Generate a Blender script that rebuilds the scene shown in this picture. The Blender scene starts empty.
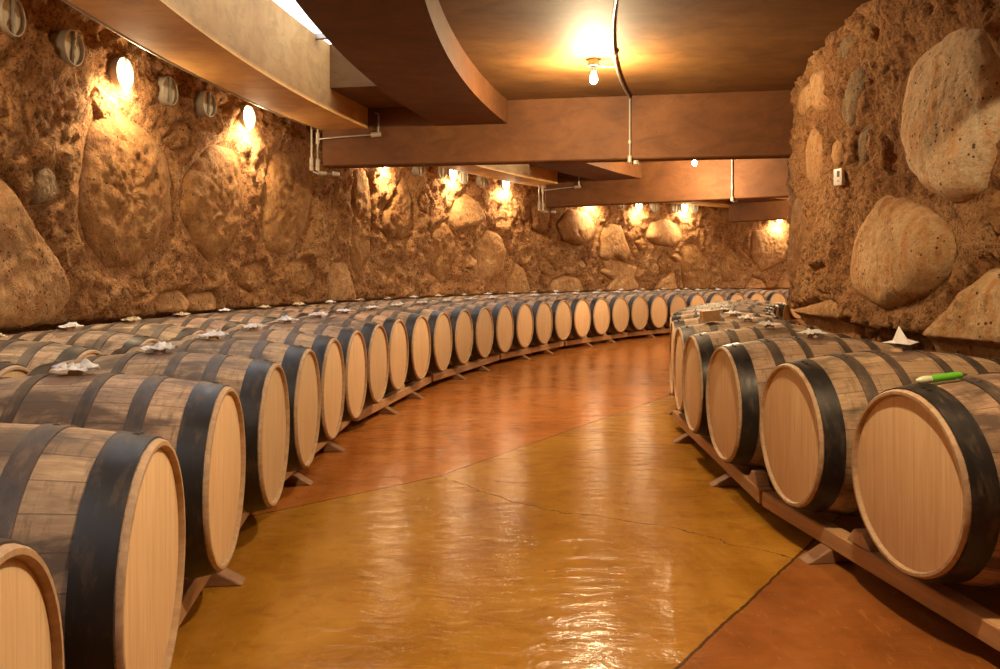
import bpy, bmesh, math, random
from mathutils import Vector, Matrix, noise

random.seed(7)
PI = math.pi
S = bpy.context.scene
COL = S.collection
CX, CY, H, F = 14.55, 4.5, 1.12, 818.0        # centre of the ring-shaped cellar, eye height, focal length in px
R = math.radians
ROUT, RIN = 17.5, 12.17                       # rock walls
CEIL = 2.9

# ------------------------------------------------------------------ helpers
def pol(r, th, z=0.0):
    return Vector((CX - r*math.cos(th), CY + r*math.sin(th), z))

def link(o, parent=None):
    COL.objects.link(o)
    if parent is not None:
        o.parent = parent
    return o

def tag(o, label=None, cat=None, group=None, kind=None):
    if label: o['label'] = label
    if cat: o['category'] = cat
    if group: o['group'] = group
    if kind: o['kind'] = kind
    return o

def empty(name, loc, rz=0.0):
    o = bpy.data.objects.new(name, None)
    o.empty_display_size = 0.05
    o.location = loc
    o.rotation_euler = (0, 0, rz)
    return link(o)

def mesh_obj(name, bm, mat, parent=None, smooth=35.0, loc=None, rot=None):
    bmesh.ops.recalc_face_normals(bm, faces=bm.faces[:])
    if smooth:
        lim = R(smooth)
        for f in bm.faces: f.smooth = True
        for e in bm.edges:
            if len(e.link_faces) == 2:
                try:
                    if e.calc_face_angle() > lim: e.smooth = False
                except ValueError:
                    pass
    me = bpy.data.meshes.new(name)
    bm.to_mesh(me); bm.free()
    for m in (mat if isinstance(mat, (list, tuple)) else [mat]):
        me.materials.append(m)
    o = bpy.data.objects.new(name, me)
    if loc is not None: o.location = loc
    if rot is not None: o.rotation_euler = rot
    return link(o, parent)

def add_hex(bm, pts):
    """8 points: bottom four, top four"""
    v = [bm.verts.new(p) for p in pts]
    for a in ((0,3,2,1),(4,5,6,7),(0,1,5,4),(1,2,6,5),(2,3,7,6),(3,0,4,7)):
        bm.faces.new([v[i] for i in a])
    return v

def add_box(bm, x0, x1, y0, y1, z0, z1, M=None):
    p = [Vector(q) for q in ((x0,y0,z0),(x1,y0,z0),(x1,y1,z0),(x0,y1,z0),(x0,y0,z1),(x1,y0,z1),(x1,y1,z1),(x0,y1,z1))]
    if M is not None: p = [M @ q for q in p]
    return add_hex(bm, p)

def bevel(bm, w, seg=2):
    bmesh.ops.recalc_face_normals(bm, faces=bm.faces[:])
    es = [e for e in bm.edges if len(e.link_faces) == 2 and e.calc_face_angle(0) > R(30)]
    bmesh.ops.bevel(bm, geom=es, offset=w, segments=seg, affect='EDGES', profile=0.6)

def revolve(bm, prof, n=48, axis='X', closed=False, M=None):
    """prof: list of (axial, radius)"""
    rings = []
    for a, r in prof:
        if r < 1e-6:
            p = Vector((a,0,0)) if axis == 'X' else Vector((0,0,a))
            if M is not None: p = M @ p
            rings.append([bm.verts.new(p)]); continue
        ring = []
        for i in range(n):
            t = 2*PI*i/n
            p = Vector((a, r*math.sin(t), r*math.cos(t))) if axis == 'X' else Vector((r*math.cos(t), r*math.sin(t), a))
            if M is not None: p = M @ p
            ring.append(bm.verts.new(p))
        rings.append(ring)
    pairs = list(zip(rings[:-1], rings[1:]))
    if closed: pairs.append((rings[-1], rings[0]))
    for a, b in pairs:
        if len(a) == 1 and len(b) == 1: continue
        for i in range(n):
            j = (i+1) % n
            if len(a) == 1: bm.faces.new((a[0], b[j], b[i]))
            elif len(b) == 1: bm.faces.new((a[i], a[j], b[0]))
            else: bm.faces.new((a[i], a[j], b[j], b[i]))

def tube(bm, pts, r, n=10, cap=True):
    pts = [Vector(p) for p in pts]
    rings = []
    up = Vector((0.13, 0.21, 0.97))
    for i, p in enumerate(pts):
        d = (pts[min(i+1, len(pts)-1)] - pts[max(i-1, 0)]).normalized()
        s = d.cross(up)
        if s.length < 0.15: s = d.cross(Vector((0.9, 0.4, 0.1)))
        s.normalize()
        t = s.cross(d).normalized()
        up = t
        rr = r[i] if isinstance(r, (list, tuple)) else r
        rings.append([bm.verts.new(p + rr*(math.cos(2*PI*k/n)*s + math.sin(2*PI*k/n)*t)) for k in range(n)])
    for a, b in zip(rings[:-1], rings[1:]):
        for k in range(n):
            bm.faces.new((a[k], a[(k+1)%n], b[(k+1)%n], b[k]))
    if cap:
        bm.faces.new(rings[0][::-1]); bm.faces.new(rings[-1])

def arc_block(bm, r0, r1, t0, t1, z0, z1, step=R(0.8)):
    """a curved beam or slab: ring sector with thickness"""
    n = max(1, int(math.ceil((t1-t0)/step)))
    prev = None
    for i in range(n+1):
        t = t0 + (t1-t0)*i/n
        q = [bm.verts.new(pol(r0,t,z0)), bm.verts.new(pol(r1,t,z0)), bm.verts.new(pol(r1,t,z1)), bm.verts.new(pol(r0,t,z1))]
        if prev:
            for k in range(4):
                bm.faces.new((prev[k], prev[(k+1)%4], q[(k+1)%4], q[k]))
        else:
            bm.faces.new(q)
        prev = q
    bm.faces.new(prev[::-1])

# ------------------------------------------------------------------ node helper
class NT:
    def __init__(s, name):
        s.m = bpy.data.materials.new(name); s.m.use_nodes = True
        s.t = s.m.node_tree; s.t.nodes.clear()
        s.out = s.n('ShaderNodeOutputMaterial')
        s.b = s.n('ShaderNodeBsdfPrincipled')
        s.l(s.b.outputs[0], s.out.inputs['Surface'])
        s.tc = s.n('ShaderNodeTexCoord')
    def n(s, typ, **kw):
        nd = s.t.nodes.new(typ)
        for k, v in kw.items(): setattr(nd, k, v)
        return nd
    def l(s, a, b): s.t.links.new(a, b)
    def put(s, sock, v):
        if isinstance(v, bpy.types.NodeSocket): s.l(v, sock)
        elif isinstance(v, (tuple, list)) and sock.type == 'RGBA' and len(v) == 3: sock.default_value = (*v, 1)
        else: sock.default_value = v
    def math(s, op, a, b=None, c=None, clamp=False):
        nd = s.n('ShaderNodeMath', operation=op, use_clamp=clamp)
        s.put(nd.inputs[0], a)
        if b is not None: s.put(nd.inputs[1], b)
        if c is not None: s.put(nd.inputs[2], c)
        return nd.outputs[0]
    def vmath(s, op, a, b=None):
        nd = s.n('ShaderNodeVectorMath', operation=op)
        s.put(nd.inputs[0], a)
        if b is not None: s.put(nd.inputs[1], b)
        return nd.outputs[0]
    def map(s, v, scale=(1,1,1), loc=(0,0,0)):
        nd = s.n('ShaderNodeMapping')
        s.l(v, nd.inputs['Vector']); nd.inputs['Scale'].default_value = scale; nd.inputs['Location'].default_value = loc
        return nd.outputs[0]
    def noise(s, v, scale=5, detail=6, rough=0.6, dist=0.0, w=None, color=False):
        nd = s.n('ShaderNodeTexNoise')
        if w is not None:
            nd.noise_dimensions = '4D'; s.put(nd.inputs['W'], w)
        s.l(v, nd.inputs['Vector']); nd.inputs['Scale'].default_value = scale
        nd.inputs['Detail'].default_value = detail; nd.inputs['Roughness'].default_value = rough
        nd.inputs['Distortion'].default_value = dist
        return nd.outputs['Color' if color else 0]
    def voronoi(s, v, scale=5, feature='F1', out='Distance', rand=1.0):
        nd = s.n('ShaderNodeTexVoronoi', feature=feature)
        s.l(v, nd.inputs['Vector']); nd.inputs['Scale'].default_value = scale; nd.inputs['Randomness'].default_value = rand
        return nd.outputs[out]
    def white(s, v=None, w=None):
        nd = s.n('ShaderNodeTexWhiteNoise', noise_dimensions='2D' if v is not None else '1D')
        if v is not None: s.put(nd.inputs['Vector'], v)
        else: s.put(nd.inputs['W'], w)
        return nd.outputs['Value']
    def ramp(s, f, stops, interp='LINEAR'):
        nd = s.n('ShaderNodeValToRGB'); cr = nd.color_ramp; cr.interpolation = interp
        while len(cr.elements) < len(stops): cr.elements.new(0.5)
        for e, (p, c) in zip(cr.elements, stops):
            e.position = p
            e.color = (c, c, c, 1) if isinstance(c, (int, float)) else (*c, 1)
        s.l(f, nd.inputs[0]); return nd.outputs[0]
    def mix(s, f, a, b, mode='MIX'):
        nd = s.n('ShaderNodeMix', data_type='RGBA', blend_type=mode)
        s.put(nd.inputs[0], f); s.put(nd.inputs[6], a); s.put(nd.inputs[7], b)
        return nd.outputs[2]
    def sep(s, v):
        nd = s.n('ShaderNodeSeparateXYZ'); s.l(v, nd.inputs[0]); return nd.outputs
    def comb(s, x, y, z=0.0):
        nd = s.n('ShaderNodeCombineXYZ')
        for i, q in enumerate((x, y, z)): s.put(nd.inputs[i], q)
        return nd.outputs[0]
    def rnd(s): return s.n('ShaderNodeObjectInfo').outputs['Random']
    def ocol(s): return s.n('ShaderNodeObjectInfo').outputs['Color']
    def bump(s, h, strength=0.4, dist=0.01, normal=None):
        nd = s.n('ShaderNodeBump'); s.l(h, nd.inputs['Height'])
        nd.inputs['Strength'].default_value = strength; nd.inputs['Distance'].default_value = dist
        if normal is not None: s.l(normal, nd.inputs['Normal'])
        return nd.outputs[0]
    def set(s, **kw):
        names = dict(color='Base Color', rough='Roughness', metal='Metallic', normal='Normal', coat='Coat Weight', coat_rough='Coat Roughness',
                     coat_normal='Coat Normal', emis='Emission Color', estr='Emission Strength', trans='Transmission Weight', ior='IOR', spec='Specular IOR Level',
                     sss='Subsurface Weight')
        for k, v in kw.items(): s.put(s.b.inputs[names[k]], v)
        return s.m

# ------------------------------------------------------------------ materials
def m_stave():
    t = NT('weathered_oak_staves'); o = t.tc.outputs['Object']; r = t.rnd()
    x, y, z = t.sep(o)
    ang = t.math('ADD', t.math('MULTIPLY', t.math('ARCTAN2', y, z), 27/(2*PI)), t.math('MULTIPLY', r, 13.0))
    idx = t.math('FLOOR', ang); fr = t.math('FRACT', ang)
    wn = t.white(v=t.comb(idx, t.math('MULTIPLY', r, 91.0)))
    seam = t.math('LESS_THAN', t.math('MINIMUM', fr, t.math('SUBTRACT', 1.0, fr)), 0.022)
    w = t.math('MULTIPLY', r, 50.0)
    grain = t.noise(t.map(o, (3, 40, 40)), 2.2, 6, 0.65, w=w)
    blot = t.noise(t.map(o, (2.0, 5, 5)), 1.6, 5, 0.62, 0.5, w=w)
    cross = t.noise(t.map(o, (45, 7, 7)), 1.2, 5, 0.65, w=t.math('ADD', w, t.math('MULTIPLY', wn, 5.0)))
    c = t.ramp(grain, [(0.25, (0.22,0.145,0.092)), (0.5, (0.42,0.285,0.185)), (0.75, (0.60,0.44,0.30))])
    c = t.mix(t.math('MULTIPLY', wn, 0.55), c, (0.26,0.165,0.11))
    c = t.mix(t.ramp(blot, [(0.46, 0.0), (0.60, 0.9)]), c, (0.085,0.058,0.046))
    c = t.mix(t.ramp(cross, [(0.52, 0.0), (0.66, 0.6)]), c, (0.10,0.068,0.05))
    # dusty grey-brown along the upper staves is wear from wine and water round the bung hole
    bd = t.math('SQRT', t.math('ADD', t.math('MULTIPLY', x, x), t.math('MULTIPLY', y, y)))
    near = t.math('LESS_THAN', t.math('ADD', bd, t.math('MULTIPLY', t.math('SUBTRACT', blot, 0.5), 0.35)), 0.10)
    c = t.mix(t.math('MULTIPLY', t.math('MULTIPLY', near, t.math('GREATER_THAN', z, 0.0)), 0.6), c, (0.10,0.055,0.045))
    c = t.mix(t.math('MULTIPLY', seam, 0.6), c, (0.06,0.04,0.03))
    c = t.mix(1.0, c, t.ocol(), 'MULTIPLY')
    hgt = t.math('SUBTRACT', t.math('MULTIPLY', grain, 0.5), seam)
    return t.set(color=c, rough=t.ramp(blot, [(0.3, 0.75), (0.7, 0.5)]), normal=t.bump(hgt, 0.45, 0.004), spec=0.35)

def m_head():
    t = NT('planed_oak_head'); o = t.tc.outputs['Object']; r = t.rnd()
    x, y, z = t.sep(o)
    py = t.math('ADD', t.math('MULTIPLY', y, 9.5), t.math('MULTIPLY', r, 7.0))
    idx = t.math('FLOOR', py); fr = t.math('FRACT', py)
    wn = t.white(v=t.comb(idx, t.math('MULTIPLY', r, 77.0)))
    seam = t.math('LESS_THAN', t.math('MINIMUM', fr, t.math('SUBTRACT', 1.0, fr)), 0.012)
    w = t.math('ADD', t.math('MULTIPLY', r, 40.0), t.math('MULTIPLY', wn, 3.0))
    g = t.noise(t.map(o, (1, 60, 3.0)), 1.6, 6, 0.62, 0.3, w=w)
    g2 = t.noise(t.map(o, (1, 7, 2.0)), 1.5, 3, 0.5, w=w)
    c = t.ramp(g, [(0.25, (0.62,0.42,0.235)), (0.5, (0.76,0.56,0.355)), (0.75, (0.85,0.67,0.46))])
    c = t.mix(t.math('MULTIPLY', wn, 0.25), c, (0.66,0.44,0.25))
    c = t.mix(t.ramp(g2, [(0.5, 0.0), (0.75, 0.4)]), c, (0.62,0.40,0.21))
    c = t.mix(t.math('MULTIPLY', seam, 0.28), c, (0.25,0.15,0.08))
    c = t.mix(1.0, c, t.ocol(), 'MULTIPLY')
    return t.set(color=c, rough=0.55, normal=t.bump(g, 0.12, 0.002), spec=0.3)

def m_hoop():
    t = NT('blackened_steel_hoop'); o = t.tc.outputs['Object']; r = t.rnd()
    n = t.noise(t.map(o, (14, 5, 5)), 2.2, 6, 0.65, w=t.math('MULTIPLY', r, 30.0))
    rust = t.ramp(n, [(0.52, 0.0), (0.68, 0.7)])
    c = t.mix(rust, (0.028,0.025,0.025), (0.10,0.062,0.040))
    return t.set(color=c, rough=t.ramp(n, [(0.35, 0.33), (0.7, 0.62)]), metal=t.math('SUBTRACT', 0.35, t.math('MULTIPLY', rust, 0.35)), normal=t.bump(n, 0.12, 0.003))

def m_hoop_old():
    t = NT('dull_rusted_hoop'); o = t.tc.outputs['Object']; r = t.rnd()
    n = t.noise(t.map(o, (9, 4, 4)), 2.6, 7, 0.68, w=t.math('MULTIPLY', r, 30.0))
    c = t.ramp(n, [(0.38, (0.055,0.047,0.044)), (0.55, (0.11,0.078,0.06)), (0.72, (0.25,0.165,0.11))])
    return t.set(color=c, rough=0.55, metal=0.25, normal=t.bump(n, 0.15, 0.003))

def m_timber(name, a, b, scale=(2, 40, 40)):
    t = NT(name); o = t.tc.outputs['Object']
    w = t.math('MULTIPLY', t.rnd(), 40.0)
    g = t.noise(t.map(o, scale), 1.5, 6, 0.6, 0.5, w=w)
    k = t.noise(o, 6.0, 3, 0.5, 0.0, w=w)
    c = t.ramp(g, [(0.28, a), (0.72, b)])
    c = t.mix(t.ramp(k, [(0.55, 0.0), (0.75, 0.45)]), c, tuple(v*0.45 for v in a))
    return t.set(color=c, rough=0.62, normal=t.bump(g, 0.25, 0.003), spec=0.3)

def m_mortar():
    t = NT('rough_clay_mortar'); o = t.tc.outputs['Object']
    n1 = t.noise(o, 1.8, 8, 0.68, 0.4); n2 = t.noise(o, 11, 9, 0.74); n3 = t.noise(o, 48, 6, 0.75)
    v = t.voronoi(o, 26); v2 = t.voronoi(o, 70)
    c = t.ramp(n1, [(0.28, (0.30,0.122,0.047)), (0.48, (0.49,0.235,0.095)), (0.60, (0.60,0.315,0.138)), (0.76, (0.70,0.415,0.20))])
    c = t.mix(t.ramp(n2, [(0.38, 0.75), (0.48, 0.0)]), c, (0.13,0.055,0.02))
    c = t.mix(t.ramp(n2, [(0.56, 0.0), (0.68, 0.6)]), c, (0.60,0.37,0.17))
    n4 = t.noise(o, 23, 7, 0.72, 0.3)
    c = t.mix(t.ramp(n4, [(0.39, 0.7), (0.46, 0.0)]), c, (0.14,0.058,0.025))
    c = t.mix(t.ramp(n4, [(0.55, 0.0), (0.63, 0.55)]), c, (0.60,0.36,0.18))
    c = t.mix(t.ramp(n3, [(0.38, 0.75), (0.46, 0.0)]), c, (0.085,0.038,0.018))
    c = t.mix(t.ramp(n3, [(0.58, 0.0), (0.70, 0.7)]), c, (0.66,0.45,0.24))
    c = t.mix(t.math('MULTIPLY', t.math('GREATER_THAN', t.noise(o, 3.5, 3, 0.5), 0.56), t.math('LESS_THAN', v2, 0.22)), c, (0.09,0.04,0.02))
    h = t.math('ADD', t.math('MULTIPLY', n2, 0.8), t.math('ADD', t.math('MULTIPLY', n3, 0.45), t.math('ADD', t.math('MULTIPLY', n4, 0.9), t.math('MULTIPLY', v, 0.35))))
    return t.set(color=c, rough=0.92, normal=t.bump(h, 1.0, 0.07), spec=0.15)

def m_rock(name, lo, mid, hi, stain):
    t = NT(name); o = t.tc.outputs['Object']; w = t.math('MULTIPLY', t.rnd(), 30.0)
    n1 = t.noise(o, 2.6, 8, 0.66, 0.8, w=w); n2 = t.noise(o, 15, 9, 0.74, w=w); n3 = t.noise(o, 60, 5, 0.75, w=w)
    streak = t.noise(t.map(o, (7, 7, 1.5)), 1.6, 6, 0.65, 1.2, w=w)
    pit = t.voronoi(o, 21); pn = t.noise(o, 5, 3, 0.5, w=w)
    c = t.ramp(n1, [(0.30, lo), (0.5, mid), (0.70, hi)])
    n4 = t.noise(o, 27, 6, 0.72, 0.3, w=w)
    c = t.mix(t.ramp(streak, [(0.48, 0.0), (0.62, 0.8)]), c, stain)
    c = t.mix(t.ramp(n4, [(0.36, 0.5), (0.45, 0.0)]), c, tuple(q*0.6 for q in lo))
    c = t.mix(t.ramp(n4, [(0.56, 0.0), (0.66, 0.35)]), c, tuple(min(1, q*1.2) for q in hi))
    c = t.mix(t.ramp(streak, [(0.30, 0.55), (0.42, 0.0)]), c, tuple(min(1, q*1.25) for q in hi))
    c = t.mix(t.ramp(n2, [(0.35, 0.45), (0.47, 0.0)]), c, tuple(q*0.55 for q in lo))
    c = t.mix(t.ramp(n3, [(0.36, 0.45), (0.45, 0.0)]), c, tuple(q*0.5 for q in lo))
    c = t.mix(t.ramp(n3, [(0.58, 0.0), (0.70, 0.4)]), c, tuple(min(1, q*1.3) for q in hi))
    pits = t.math('MULTIPLY', t.math('LESS_THAN', pit, 0.17), t.math('GREATER_THAN', pn, 0.5))
    c = t.mix(t.math('MULTIPLY', pits, 0.85), c, (0.05,0.026,0.014))
    h = t.math('SUBTRACT', t.math('ADD', t.math('ADD', n2, t.math('MULTIPLY', n3, 0.3)), t.math('ADD', n1, t.math('MULTIPLY', n4, 0.6))), t.math('MULTIPLY', pits, 0.8))
    return t.set(color=c, rough=0.85, normal=t.bump(h, 0.9, 0.045), spec=0.2)

def m_concrete(name, a, b, c3, board=True):
    t = NT(name); o = t.tc.outputs['Object']
    n1 = t.noise(o, 1.3, 7, 0.62, 0.5); n2 = t.noise(o, 22, 6, 0.65)
    st = t.noise(t.map(o, (2.0, 3.2, 5)), 1.4, 6, 0.65, 0.8)
    c = t.ramp(n1, [(0.3, a), (0.52, b), (0.75, c3)])
    c = t.mix(t.ramp(st, [(0.45, 0.0), (0.7, 0.5)]), c, tuple(q*0.6 for q in a))
    c = t.mix(t.ramp(n2, [(0.62, 0.0), (0.78, 0.4)]), c, tuple(min(1, q*1.3) for q in c3))
    pit = t.voronoi(o, 19)
    pits = t.math('MULTIPLY', t.math('LESS_THAN', pit, 0.10), t.math('GREATER_THAN', n1, 0.5))
    c = t.mix(t.math('MULTIPLY', pits, 0.6), c, tuple(q*0.3 for q in a))
    h = t.math('SUBTRACT', t.math('ADD', t.math('MULTIPLY', n2, 0.5), st), pits)
    return t.set(color=c, rough=0.7, normal=t.bump(h, 0.25, 0.006), spec=0.3)

def seg_dist(t, p, a, b):
    """distance of 2D vector socket p to the segment a-b"""
    ax, ay = a; bx, by = b; dx, dy = bx-ax, by-ay; L2 = dx*dx+dy*dy
    x, y, _ = t.sep(p)
    px, py = t.math('SUBTRACT', x, ax), t.math('SUBTRACT', y, ay)
    k = t.math('DIVIDE', t.math('ADD', t.math('MULTIPLY', px, dx), t.math('MULTIPLY', py, dy)), L2, clamp=True)
    ex, ey = t.math('SUBTRACT', px, t.math('MULTIPLY', k, dx)), t.math('SUBTRACT', py, t.math('MULTIPLY', k, dy))
    return t.math('SQRT', t.math('ADD', t.math('MULTIPLY', ex, ex), t.math('MULTIPLY', ey, ey)))

def side(t, p, a, b):
    """signed distance, positive to the left of a->b"""
    ax, ay = a; bx, by = b; dx, dy = bx-ax, by-ay; L = math.hypot(dx, dy)
    x, y, _ = t.sep(p)
    return t.math('SUBTRACT', t.math('MULTIPLY', t.math('SUBTRACT', y, ay), dx/L), t.math('MULTIPLY', t.math('SUBTRACT', x, ax), dy/L))

def m_floor():
    t = NT('stained_polished_concrete'); o = t.tc.outputs['Object']
    wob = t.noise(o, 7, 4, 0.6, color=True)
    pj = t.vmath('ADD', o, t.vmath('MULTIPLY', t.vmath('SUBTRACT', wob, (0.5,0.5,0.5)), (0.02,0.02,0)))
    pc = t.vmath('ADD', o, t.vmath('MULTIPLY', t.vmath('SUBTRACT', wob, (0.5,0.5,0.5)), (0.16,0.16,0)))
    J1 = [(-2.4,2.6), (-1.08,3.87), (-0.35,4.54), (1.55,7.57), (2.1,8.6)]
    J3 = [(1.9,4.24), (1.17,3.24), (0.5,2.325), (-0.6,0.82)]
    CR = [(-0.35,4.56), (-0.158,4.30), (0.19,3.93), (0.46,3.79), (0.716,3.66), (0.995,3.39), (1.16,3.23)]
    def lines(p, pts):
        d = None
        for a, b in zip(pts[:-1], pts[1:]):
            e = seg_dist(t, p, a, b)
            d = e if d is None else t.math('MINIMUM', d, e)
        return d
    d1, d3, dc = lines(pj, J1), lines(pj, J3), lines(pc, CR)
    joint = t.math('MAXIMUM', t.math('LESS_THAN', d1, 0.0045), t.math('MAXIMUM', t.math('LESS_THAN', d3, 0.0055), t.math('LESS_THAN', dc, 0.0028)))
    near = side(t, pj, J3[2], J3[1]); near = t.math('LESS_THAN', near, 0.0)
    far = t.math('GREATER_THAN', t.math('MINIMUM', side(t, pj, J1[1], J1[2]), side(t, pj, J1[2], J1[3])), 0.0)
    n1 = t.noise(o, 1.5, 7, 0.62, 1.0); n2 = t.noise(o, 9, 7, 0.68, 0.6); n3 = t.noise(t.map(o, (30, 7, 7)), 1.4, 5, 0.65, 0.8)
    c = t.ramp(n1, [(0.28, (0.27,0.112,0.012)), (0.5, (0.37,0.170,0.020)), (0.72, (0.45,0.225,0.034))])
    cn = t.ramp(n1, [(0.28, (0.185,0.062,0.015)), (0.5, (0.27,0.092,0.022)), (0.72, (0.32,0.125,0.033))])
    cf = t.ramp(n1, [(0.28, (0.30,0.095,0.019)), (0.5, (0.42,0.145,0.030)), (0.72, (0.48,0.19,0.048))])
    c = t.mix(near, c, cn); c = t.mix(far, c, cf)
    c = t.mix(t.ramp(n2, [(0.33, 0.35), (0.5, 0.0)]), c, (0.17,0.06,0.012))
    c = t.mix(t.ramp(n3, [(0.58, 0.0), (0.75, 0.35)]), c, (0.54,0.27,0.07))
    spk = t.math('LESS_THAN', t.voronoi(o, 5.0), 0.028)
    c = t.mix(t.math('MULTIPLY', spk, 0.7), c, (0.08,0.04,0.02))
    c = t.mix(t.math('MULTIPLY', joint, 0.85), c, (0.04,0.022,0.012))
    rip = t.noise(t.map(o, (4.0, 9.0, 1)), 1.6, 5, 0.6, 0.7)
    h = t.math('ADD', t.math('MULTIPLY', rip, 1.0), t.math('MULTIPLY', n2, 0.25))
    h = t.math('SUBTRACT', h, t.math('MULTIPLY', joint, 0.6))
    rough = t.math('ADD', 0.08, t.math('MULTIPLY', n2, 0.14))
    return t.set(color=c, rough=rough, normal=t.bump(h, 0.40, 0.011), spec=0.10)

def m_plain(name, c, rough=0.5, metal=0.0, **kw):
    t = NT(name); o = t.tc.outputs['Object']
    n = t.noise(o, 40, 4, 0.6)
    col = t.mix(t.math('MULTIPLY', n, 0.35), c, tuple(q*0.6 for q in c))
    return t.set(color=col, rough=rough, metal=metal, **kw)

def m_glow(name, col, s):
    t = NT(name); return t.set(color=(0.9,0.85,0.75), emis=col, estr=s, rough=0.3)

M = dict(
    stave=m_stave(), head=m_head(), hoop=m_hoop(), hoop_old=m_hoop_old(),
    chime=m_timber('oak_chime', (0.36,0.23,0.14), (0.56,0.40,0.26), (4,30,30)),
    rail=m_timber('rack_timber', (0.36,0.19,0.085), (0.56,0.33,0.165), (30,2,30)),
    foot=m_timber('rack_foot_timber', (0.20,0.10,0.05), (0.34,0.18,0.095), (3,30,30)),
    wedge=m_timber('pale_wedge_timber', (0.42,0.26,0.15), (0.62,0.42,0.26), (3,30,30)),
    mortar=m_mortar(),
    rock_tan=m_rock('tan_rock', (0.360,0.184,0.078), (0.540,0.308,0.144), (0.660,0.414,0.211), (0.460,0.202,0.070)),
    rock_pale=m_rock('pale_rock', (0.66,0.42,0.24), (0.84,0.62,0.40), (0.90,0.74,0.53), (0.78,0.40,0.16)),
    rock_orange=m_rock('orange_rock', (0.52,0.29,0.13), (0.70,0.44,0.225), (0.80,0.58,0.34), (0.64,0.28,0.09)),
    rock_brown=m_rock('brown_rock', (0.22,0.098,0.036), (0.385,0.195,0.075), (0.49,0.28,0.12), (0.34,0.145,0.048)),
    rock_grey=m_rock('grey_rock', (0.200,0.130,0.075), (0.330,0.226,0.132), (0.420,0.298,0.183), (0.260,0.163,0.085)),
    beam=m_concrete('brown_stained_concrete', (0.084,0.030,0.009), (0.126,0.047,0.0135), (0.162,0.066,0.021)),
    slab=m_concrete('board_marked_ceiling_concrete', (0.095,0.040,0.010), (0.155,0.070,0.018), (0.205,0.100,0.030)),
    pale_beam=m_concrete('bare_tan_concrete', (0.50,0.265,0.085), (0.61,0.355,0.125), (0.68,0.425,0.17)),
    floor=m_floor(),
    steel=m_plain('galvanised_steel', (0.40,0.37,0.33), 0.42, 0.8),
    grey_pipe=m_plain('painted_grey_pipe', (0.42,0.36,0.29), 0.5, 0.2),
    disc=m_plain('frosted_lamp_glass', (0.62,0.60,0.52), 0.25),
    lit=m_glow('lit_lamp_glass', (1.0,0.80,0.50), 14.0),
    bulb=m_glow('lit_bulb', (1.0,0.80,0.50), 60.0),
    black=m_plain('black_plastic', (0.03,0.028,0.03), 0.5),
    paper=m_plain('white_paper', (0.82,0.80,0.82), 0.8),
    paper_tan=m_plain('yellowed_paper', (0.66,0.55,0.38), 0.8),
    plastic=m_plain('white_plastic', (0.80,0.77,0.76), 0.4),
    green=m_plain('green_plastic', (0.13,0.50,0.04), 0.3),
    clear=m_plain('milky_plastic', (0.66,0.70,0.50), 0.25),
    wine=m_plain('dark_cork_tip', (0.12,0.05,0.03), 0.6),
)
def m_glass():
    t = NT('skylight_glass')
    return t.set(color=(0.97,0.98,0.98), rough=0.25, trans=1.0, ior=1.05)
M['glass'] = m_glass()

# ------------------------------------------------------------------ the setting
T0, T1 = R(-36), R(78)
bm = bmesh.new(); arc_block(bm, 11.9, 18.0, T0, T1, -0.15, 0.0, R(1.5))
tag(mesh_obj('floor', bm, M['floor'], smooth=0), 'ochre stained polished concrete floor with joints and a crack', 'floor', kind='structure')

# radial beams, spaced twenty degrees; measured front face of the near one: (-1.89, 8.7) .. (2.8, 8.0)
PA, PB = Vector((-1.89, 8.66, 0)), Vector((2.82, 7.87, 0))
C0 = Vector((CX, CY, 0))
def rotC(p, a):
    d = p - C0
    # rotation that increases theta turns (-cos, sin) : clockwise seen from above
    c, s = math.cos(-a), math.sin(-a)
    return Vector((C0.x + d.x*c - d.y*s, C0.y + d.x*s + d.y*c, p.z))
dPB = (PB-PA).normalized()
PB = PA + dPB*5.75
nrm = Vector((-dPB.y, dPB.x, 0))
BT = 0.20
beam_lbl = {-2: 'brown concrete cross beam behind the viewer', -1: 'brown concrete cross beam just overhead', 0: 'broad brown concrete cross beam nearest the bare bulb',
            1: 'second brown concrete cross beam beyond the nearest one', 2: 'third brown concrete cross beam deep in the cellar', 3: 'last brown concrete cross beam hidden round the bend'}
for k in range(-2, 4):
    a = R(20*k - (2.2 if k < 0 else 0))
    e = dPB*{1: 0.28, 2: 0.55}.get(k, 0.0)
    P = [PA + e, PB, PB + nrm*BT, PA + e + nrm*BT]
    P = [rotC(p, a) for p in P]
    bm = bmesh.new()
    add_hex(bm, [Vector((p.x,p.y,2.27)) for p in P] + [Vector((p.x,p.y,3.3)) for p in P])
    bevel(bm, 0.012, 1)
    tag(mesh_obj('beam', bm, M['beam']), beam_lbl[k], 'beam', kind='structure')
def beam_th(k, r):
    """theta of the front face of beam k at radius r"""
    a = R(20*k - (2.2 if k < 0 else 0))
    lo, hi = 0.0, 1.0
    A, B = rotC(PA, a), rotC(PB, a)
    A = A + (A-B)*0.2
    best = None
    for i in range(400):
        p = A + (B-A)*(i/399)
        d = p - C0
        e = abs(d.length - r)
        if best is None or e < best[0]: best = (e, math.atan2(d.y, -d.x))
    return best[1]
RB0, RB1, RA0, RA1 = 14.97, 15.70, 16.45, 16.97
bm = bmesh.new(); arc_block(bm, 11.9, RB0+0.05, T0, T1, CEIL, 3.3)
for k in range(-2, 4):                     # closing slabs across the skylight slot beside each beam
    tb = beam_th(k, 16.1)
    arc_block(bm, RB1-0.02, RA0+0.02, tb-0.95/16.1, tb+0.45/16.1, 2.87, 3.28)
arc_block(bm, RA1-0.02, 18.0, T0, T1, 3.22, 3.4)
tag(mesh_obj('ceiling', bm, M['slab']), 'brown board-marked concrete ceiling slab', 'ceiling', kind='structure')
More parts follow.
